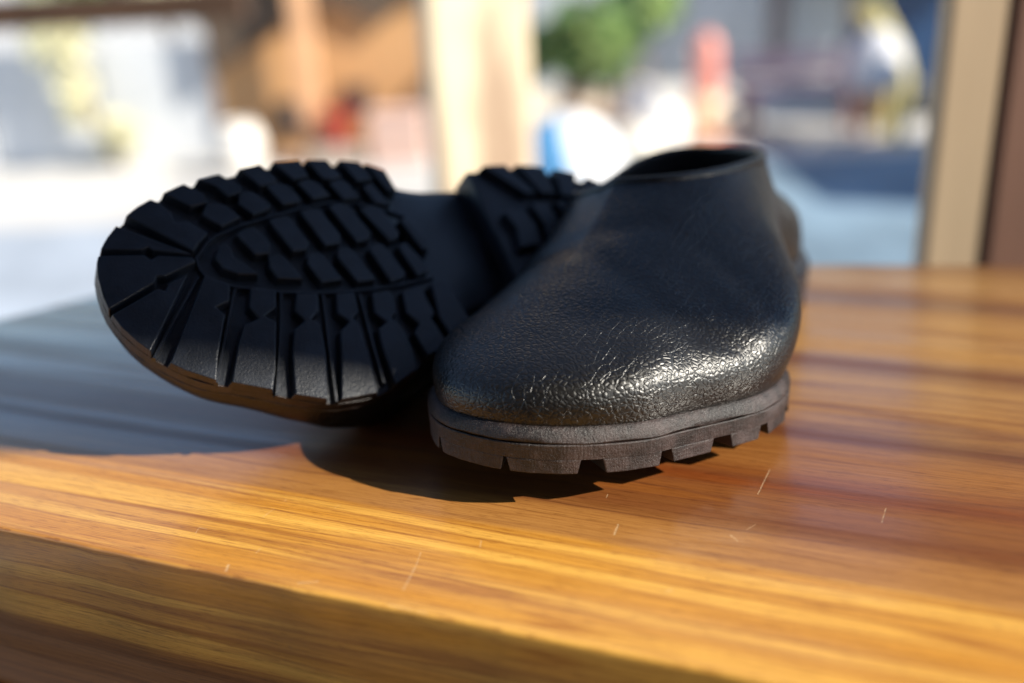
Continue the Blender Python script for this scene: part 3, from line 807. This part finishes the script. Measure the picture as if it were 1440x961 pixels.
def tree(loc, h, crown, label, mat, seed, n=900, size=.07, group=None, name="tree"):
    e = empty(name, loc, label, "tree" if name == "tree" else "shrub", group)
    tube("trunk", [(0, 0, 0), (.03, .01, h*.35), (-.02, .02, h*.7), (.02, 0, h*1.0)], [.07*h/2, .055*h/2, .04*h/2, .02*h/2], bark, e)
    for k in range(3):
        a = k*2.1+seed
        tube("limb", [(0, 0, h*.6), (math.cos(a)*crown[0]*.3, math.sin(a)*.2, h*.8), (math.cos(a)*crown[0]*.6, math.sin(a)*crown[1]*.5, h*1.0)], [.03*h/2, .02*h/2, .01], bark, e, 7)
    leaf_cloud("crown", (0, 0, h), crown, n, size, mat, e, seed)
    if mat is green: leaf_cloud("sunlit_leaves", (.05, -.08, h+.02), [c*.7 for c in crown], n//3, size*1.1, lime, e, seed+1)  # lime leaves put the sunlit highlights into the colour
    return e
tree((-2.75, 6.7, G), .78, (.36, .3, .30), "lime green small tree above the left end of the pale fence", lime, 3, 500, .05)
tree((-2.15, 6.9, G), .80, (.30, .3, .26), "dappled pale yellow small tree above the middle of the pale fence", yel, 5, 350, .05)
tree((-1.62, 6.7, G), .76, (.32, .3, .26), "mid green small tree above the fence beside the hut", green, 8, 500, .05)
tree((-2.3, 8.2, G), .95, (1.3, .4, .55), "wide deep green tree behind the small trees and the fence", deep, 9, 2600, .06)
tree((.50, 5.6, G), .44, (.36, .25, .30), "bright green bush between the round post and the grey wall", green, 11, 1100, .05, name="shrub")
tree((.86, 6.0, G), .60, (.26, .22, .20), "paler green bush to the right of the bright green bush", green, 31, 260, .06, name="shrub")
tree((.16, 6.2, G), .34, (.20, .2, .22), "low dark bush directly right of the timber post", deep, 33, 500, .05, name="shrub")
tree((2.75, 7.0, G), .95, (.62, .5, .55), "dark green tree above the blue tarpaulin at the right", deep, 14, 1300, .06)
tree((2.35, 6.9, G), 1.12, (.35, .3, .2), "lime green treetop high at the right beside the pale post", lime, 17, 500, .06)
sp = empty("slender_shrub", (-2.05, 5.1, G), "pale yellow drooping shrub in front of the fence", "shrub")
tube("stem", [(.1, 0, 0), (0, 0, .3), (-.08, 0, .7)], [.02, .015, .008], bark, sp)
leaf_cloud("foliage", (-.10, 0, .68), (.20, .12, .22), 260, .05, yel, sp, 21)
leaf_cloud("foliage", (-.05, 0, .38), (.10, .1, .22), 160, .05, yel, sp, 22)
leaf_cloud("foliage", (.12, 0, .16), (.14, .1, .14), 140, .05, yel, sp, 23)

# big round post
log = NT("peeled_log"); co = log.coord()
nz = log.noise(log.vscale(co, (6, 6, 1.2)), 1.3, 4, .55)
log.put(log.b.inputs['Base Color'], log.mix(log.sstep(nz, .42, .60), (.46, .32, .22), (.93, .78, .55))); log.b.inputs['Roughness'].default_value = .6  # brown blotches put shadow mottling into the post's colour
lp = empty("timber_post", (-.022, 1.7, G), "stout peeled timber post, cream and sunlit, behind the tipped shoe's heel", "post")
box("shaft", (-.012, 0, 1.15), (.175, .06, 2.3), log.m, lp, .012, (0, 0, R(20)))
box("base_stone", (0, 0, .04), (.26, .26, .08), conc, lp, .01)

# grey building at the back with a door
gw = simple("grey_wall", (.42, .46, .50), .7, .06, 1.5)
gb = empty("grey_building", (1.9, 7.2, G), "pale blue-grey building across the yard behind the upright shoe", "building")
box("wall", (-.1, .6, 1.3), (3.1, 1.0, 2.6), gw, gb, .01)
box("door", (-.30, .09, .65), (.62, .04, 1.3), simple("grey_door", (.48, .52, .56)), gb)
for x in (.08, .86): box("pillar", (x, .07, 1.2), (.10, .08, 2.4), simple("brown_pillar", (.20, .16, .16)), gb)
box("roof", (-.1, .5, 2.66), (3.3, 1.4, .10), dkb, gb)

# things standing in the yard
bl = empty("beach_ball", (.24, 3.6, G+.20), "large round blue and white ball in the yard left of the shoe opening", "ball")
white_pl = simple("white_vinyl", (.85, .85, .86), .3, .03); blue_pl = simple("sky_blue_vinyl", (.18, .48, .80), .3, .05)
def gore(a0, a1, mat):
    vs, fs = [], []; na, nb = 8, 12
    for i in range(nb+1):
        t = math.pi*i/nb
        for j in range(na+1):
            a = a0+(a1-a0)*j/na; vs.append((.2*math.sin(t)*math.cos(a), .2*math.cos(t), .2*math.sin(t)*math.sin(a)))
    for i in range(nb):
        for j in range(na): k = i*(na+1)+j; fs.append((k, k+1, k+na+2, k+na+1))
    return mesh_obj("gore", vs, fs, mat, bl, True)
for k in range(6): gore(R(-20+60*k), R(40+60*k), (white_pl, white_pl, blue_pl, blue_pl, blue_pl, white_pl)[k])
bl.location.z = G+.20; bl.rotation_euler = (0, 0, 0)
pk = empty("garden_ornament", (1.02, 5.0, G), "coral pink rounded ornament on a pale orange pot in the yard", "ornament")
coral = simple("coral_plastic", (.85, .33, .26), .4, .05); peach = simple("peach_pot", (.88, .62, .40), .5, .05)
lathe("pot", [(0, 0), (.06, 0), (.10, .04), (.115, .12), (.10, .2), (.06, .23), (0, .23)], peach, pk)
lathe("figure", [(0, .22), (.06, .23), (.075, .30), (.06, .37), (.068, .42), (.06, .48), (.03, .52), (0, .53)], coral, pk)
lathe("saucer", [(0, 0), (.13, 0), (.135, .03), (0, .03)], coral, pk, loc=(.05, 0, 0))
stone = simple("white_quartz", (.9, .88, .84), .25, .04, 12)
def rock(loc, r, label, seed, mat=stone):
    bm = bmesh.new(); bmesh.ops.create_icosphere(bm, subdivisions=3, radius=r)
    for v in bm.verts: v.co += v.co.normalized()*mnoise.noise(v.co*6/r*.1+Vector((seed, 0, 0)))*r*.5; v.co.z *= .8
    o = bm_obj("boulder", bm, mat, None, True); o.location = loc
    return tag(o, label, "boulder")
rock((.82, 4.95, G+.11), .15, "largest white boulder, left of the coral ornament", 1)
rock((.70, 5.20, G+.17), .12, "white boulder upper left of the largest white boulder", 5)
rock((.62, 4.62, G+.08), .10, "cream boulder nearest the shoe opening", 9, simple("cream_stone", (.85, .78, .66), .4))
rock((.45, 5.6, G+.12), .15, "rounded tan boulder under the bright green bush", 13, simple("tan_stone", (.45, .36, .28), .7))
rock((.74, 5.7, G+.10), .17, "low pinkish boulder against the grey building", 15, simple("pink_stone", (.48, .38, .35), .7))
rock((.18, 5.4, G+.13), .15, "creamy boulder behind the blue and white ball", 18, simple("pale_stone", (.50, .43, .33), .6))
bn = empty("garden_bench", (1.50, 5.0, G), "low dark purplish bench across the yard right of the shoe", "bench")
pur = simple("purple_brown_wood", (.17, .13, .19), .6)
for k in range(3): box("seat_slat", (0, -.12+.12*k, .24), (.62, .10, .03), pur, bn)
for sx in (-.27, .27):
    for sy in (-.11, .11): box("leg", (sx, sy, .11), (.04, .04, .22), simple("rust_leg", (.26, .13, .12)), bn)
for k in range(2): box("back_slat", (0, .17, .31+.06*k), (.62, .02, .045), pur, bn)
st = empty("folding_stand", (1.80, 4.75, G), "yellow folding stand carrying a white sack", "stand")
ye = simple("yellow_paint", (.72, .62, .26), .5)
tube("rail", [(.09, 0, 0), (.10, 0, .30), (.06, 0, .42), (-.06, .02, .62)], .032, ye, st)
tube("rail", [(.09, .2, 0), (.10, .2, .30), (.06, .2, .42), (-.06, .2, .62)], .032, ye, st)
tube("crossbar", [(-.06, 0, .62), (-.06, .2, .62)], .02, ye, st)
tube("leg", [(-.06, .1, .02), (.06, .1, .40)], .02, simple("orange_leg", (.5, .25, .1)), st)
o = lathe("white_sack", [(0, 0), (.09, .01), (.125, .08), (.12, .18), (.07, .26), (.02, .29), (0, .30)], simple("white_cloth", (.72, .72, .76), .8), None, loc=(1.74, 4.70, G+.24))
tag(o, "white cloth sack slumped on the yellow folding stand", "sack")
tc = empty("covered_cart", (2.35, 5.6, G), "cart under a deep blue tarpaulin at the right beside the pale post", "cart")
bt = simple("blue_tarpaulin", (.02, .06, .15), .5)
prism("tarpaulin", [(-.40, .10), (-.36, .38), (-.18, .52), (.05, .74), (.5, .78), (.55, .10)], -.35, .35, bt, tc)
for x in (-.25, .38):
    w_ = lathe("wheel", [(0, -.03), (.10, -.03), (.12, 0), (.10, .03), (0, .03)], simple("tyre", (.03, .03, .03)), tc, loc=(x, -.37, .12)); w_.rotation_euler.x = R(90)

# near frame posts right behind the table
fr = empty("door_frame", (.39, .80, G), "pale planed timber jamb with a dark brown post behind the table's right corner", "frame")
jm = simple("planed_jamb", (.46, .35, .23), .5, .08, 6, stretch=(6, 6, .4)); db = simple("dark_brown_post", (.15, .075, .05), .6, .2, 8, stretch=(6, 6, .4))
box("jamb", (-.0255, -.01, 1.25), (.047, .022, 2.5), jm, fr, .004)
box("post", (.075, .005, 1.25), (.15, .06, 2.5), db, fr, .004)
# dark rail across the upper left
rl = empty("dark_rail", (-1.5, 2.45, G), "dark brown horizontal rail high at the left, in front of the fence", "rail")
box("beam", (.05, 0, .872), (1.75, .07, .07), simple("dark_rail_wood", (.07, .035, .018), .7), rl, .004)
for x in (-.9, ): box("upright", (x, 0, .475), (.07, .07, .95), simple("dark_rail_wood2", (.07, .035, .018), .7), rl, .004)
# unseen house block added at the right to shade the near yard
hs = empty("added_shade_house", (3.1, 1.9, G), "plastered house block, unseen beyond the right edge, added to shade the near yard", "house")
pl = simple("house_plaster", (.5, .46, .40), .8)
box("wall", (0, .05, .40), (1.0, 2.09, .80), pl, hs, .01)
box("added_lean_to", (0, 1.70, .52), (1.0, 1.2, 1.04), pl, hs, .01)
yard_shade = box('strip', (-1.6, 3.0, G+.006), (3.6, 1.75, .012), simple('left_shade_blue', (.40, .45, .52), .8, .2, 2.5), None, 0); tag(yard_shade, kind='structure')  # blue-grey slab: the yard's partial shade put into its colour
yard_shade = box('strip', (1.75, 3.3, G+.006), (2.6, 2.3, .012), simple('right_shade_blue', (.20, .29, .37), .8, .3, 1.8), None, 0); tag(yard_shade, kind='structure')  # right side too: bluish ground shade painted as a darker slab
# unseen porch roof and rear wall, added to cut skylight and darken reflections
po = empty("porch", (0, -.6, G), "dark timber porch roof and rear wall, unseen, added over and behind the viewer to cut skylight", "porch")
pb = simple("added_porch_board", (.09, .055, .035), .8, .2, 4, stretch=(1, .2, 1))
for i in range(10): box("roof_board", (-1.15+.245*i, -.325, 2.1), (.24, 2.55, .03), pb, po, .004)
for i in range(3): box("roof_board", (1.30+.235*i, SHADE_ROOF_Y+.6+.42, 2.1), (.23, .84, .03), pb, po, .004)  # roof slab added and trimmed to set the shade line
box("eave_board", (1.535, SHADE_ROOF_Y+.6-.012, 2.09), (.70, .025, .12), pb, po, .004)
for i in range(27): box("wall_board", (-3.6+.245*i, -1.5, 1.0), (.24, .03, 2.0), pb, po, .004)

pf = simple("added_floor_board", (.10, .06, .04), .7, .2, 4, stretch=(1, .2, 1))  # unseen floor added to darken bounce light under the table
pfe = empty("added_floor", (0, 0, G), "dark board floor, unseen, added under the table to darken the light from below", "floor")
for i in range(12): box("floor_board", (-1.38+.25*i, -.2, .02), (.245, 3.6, .04), pf, pfe, .004)
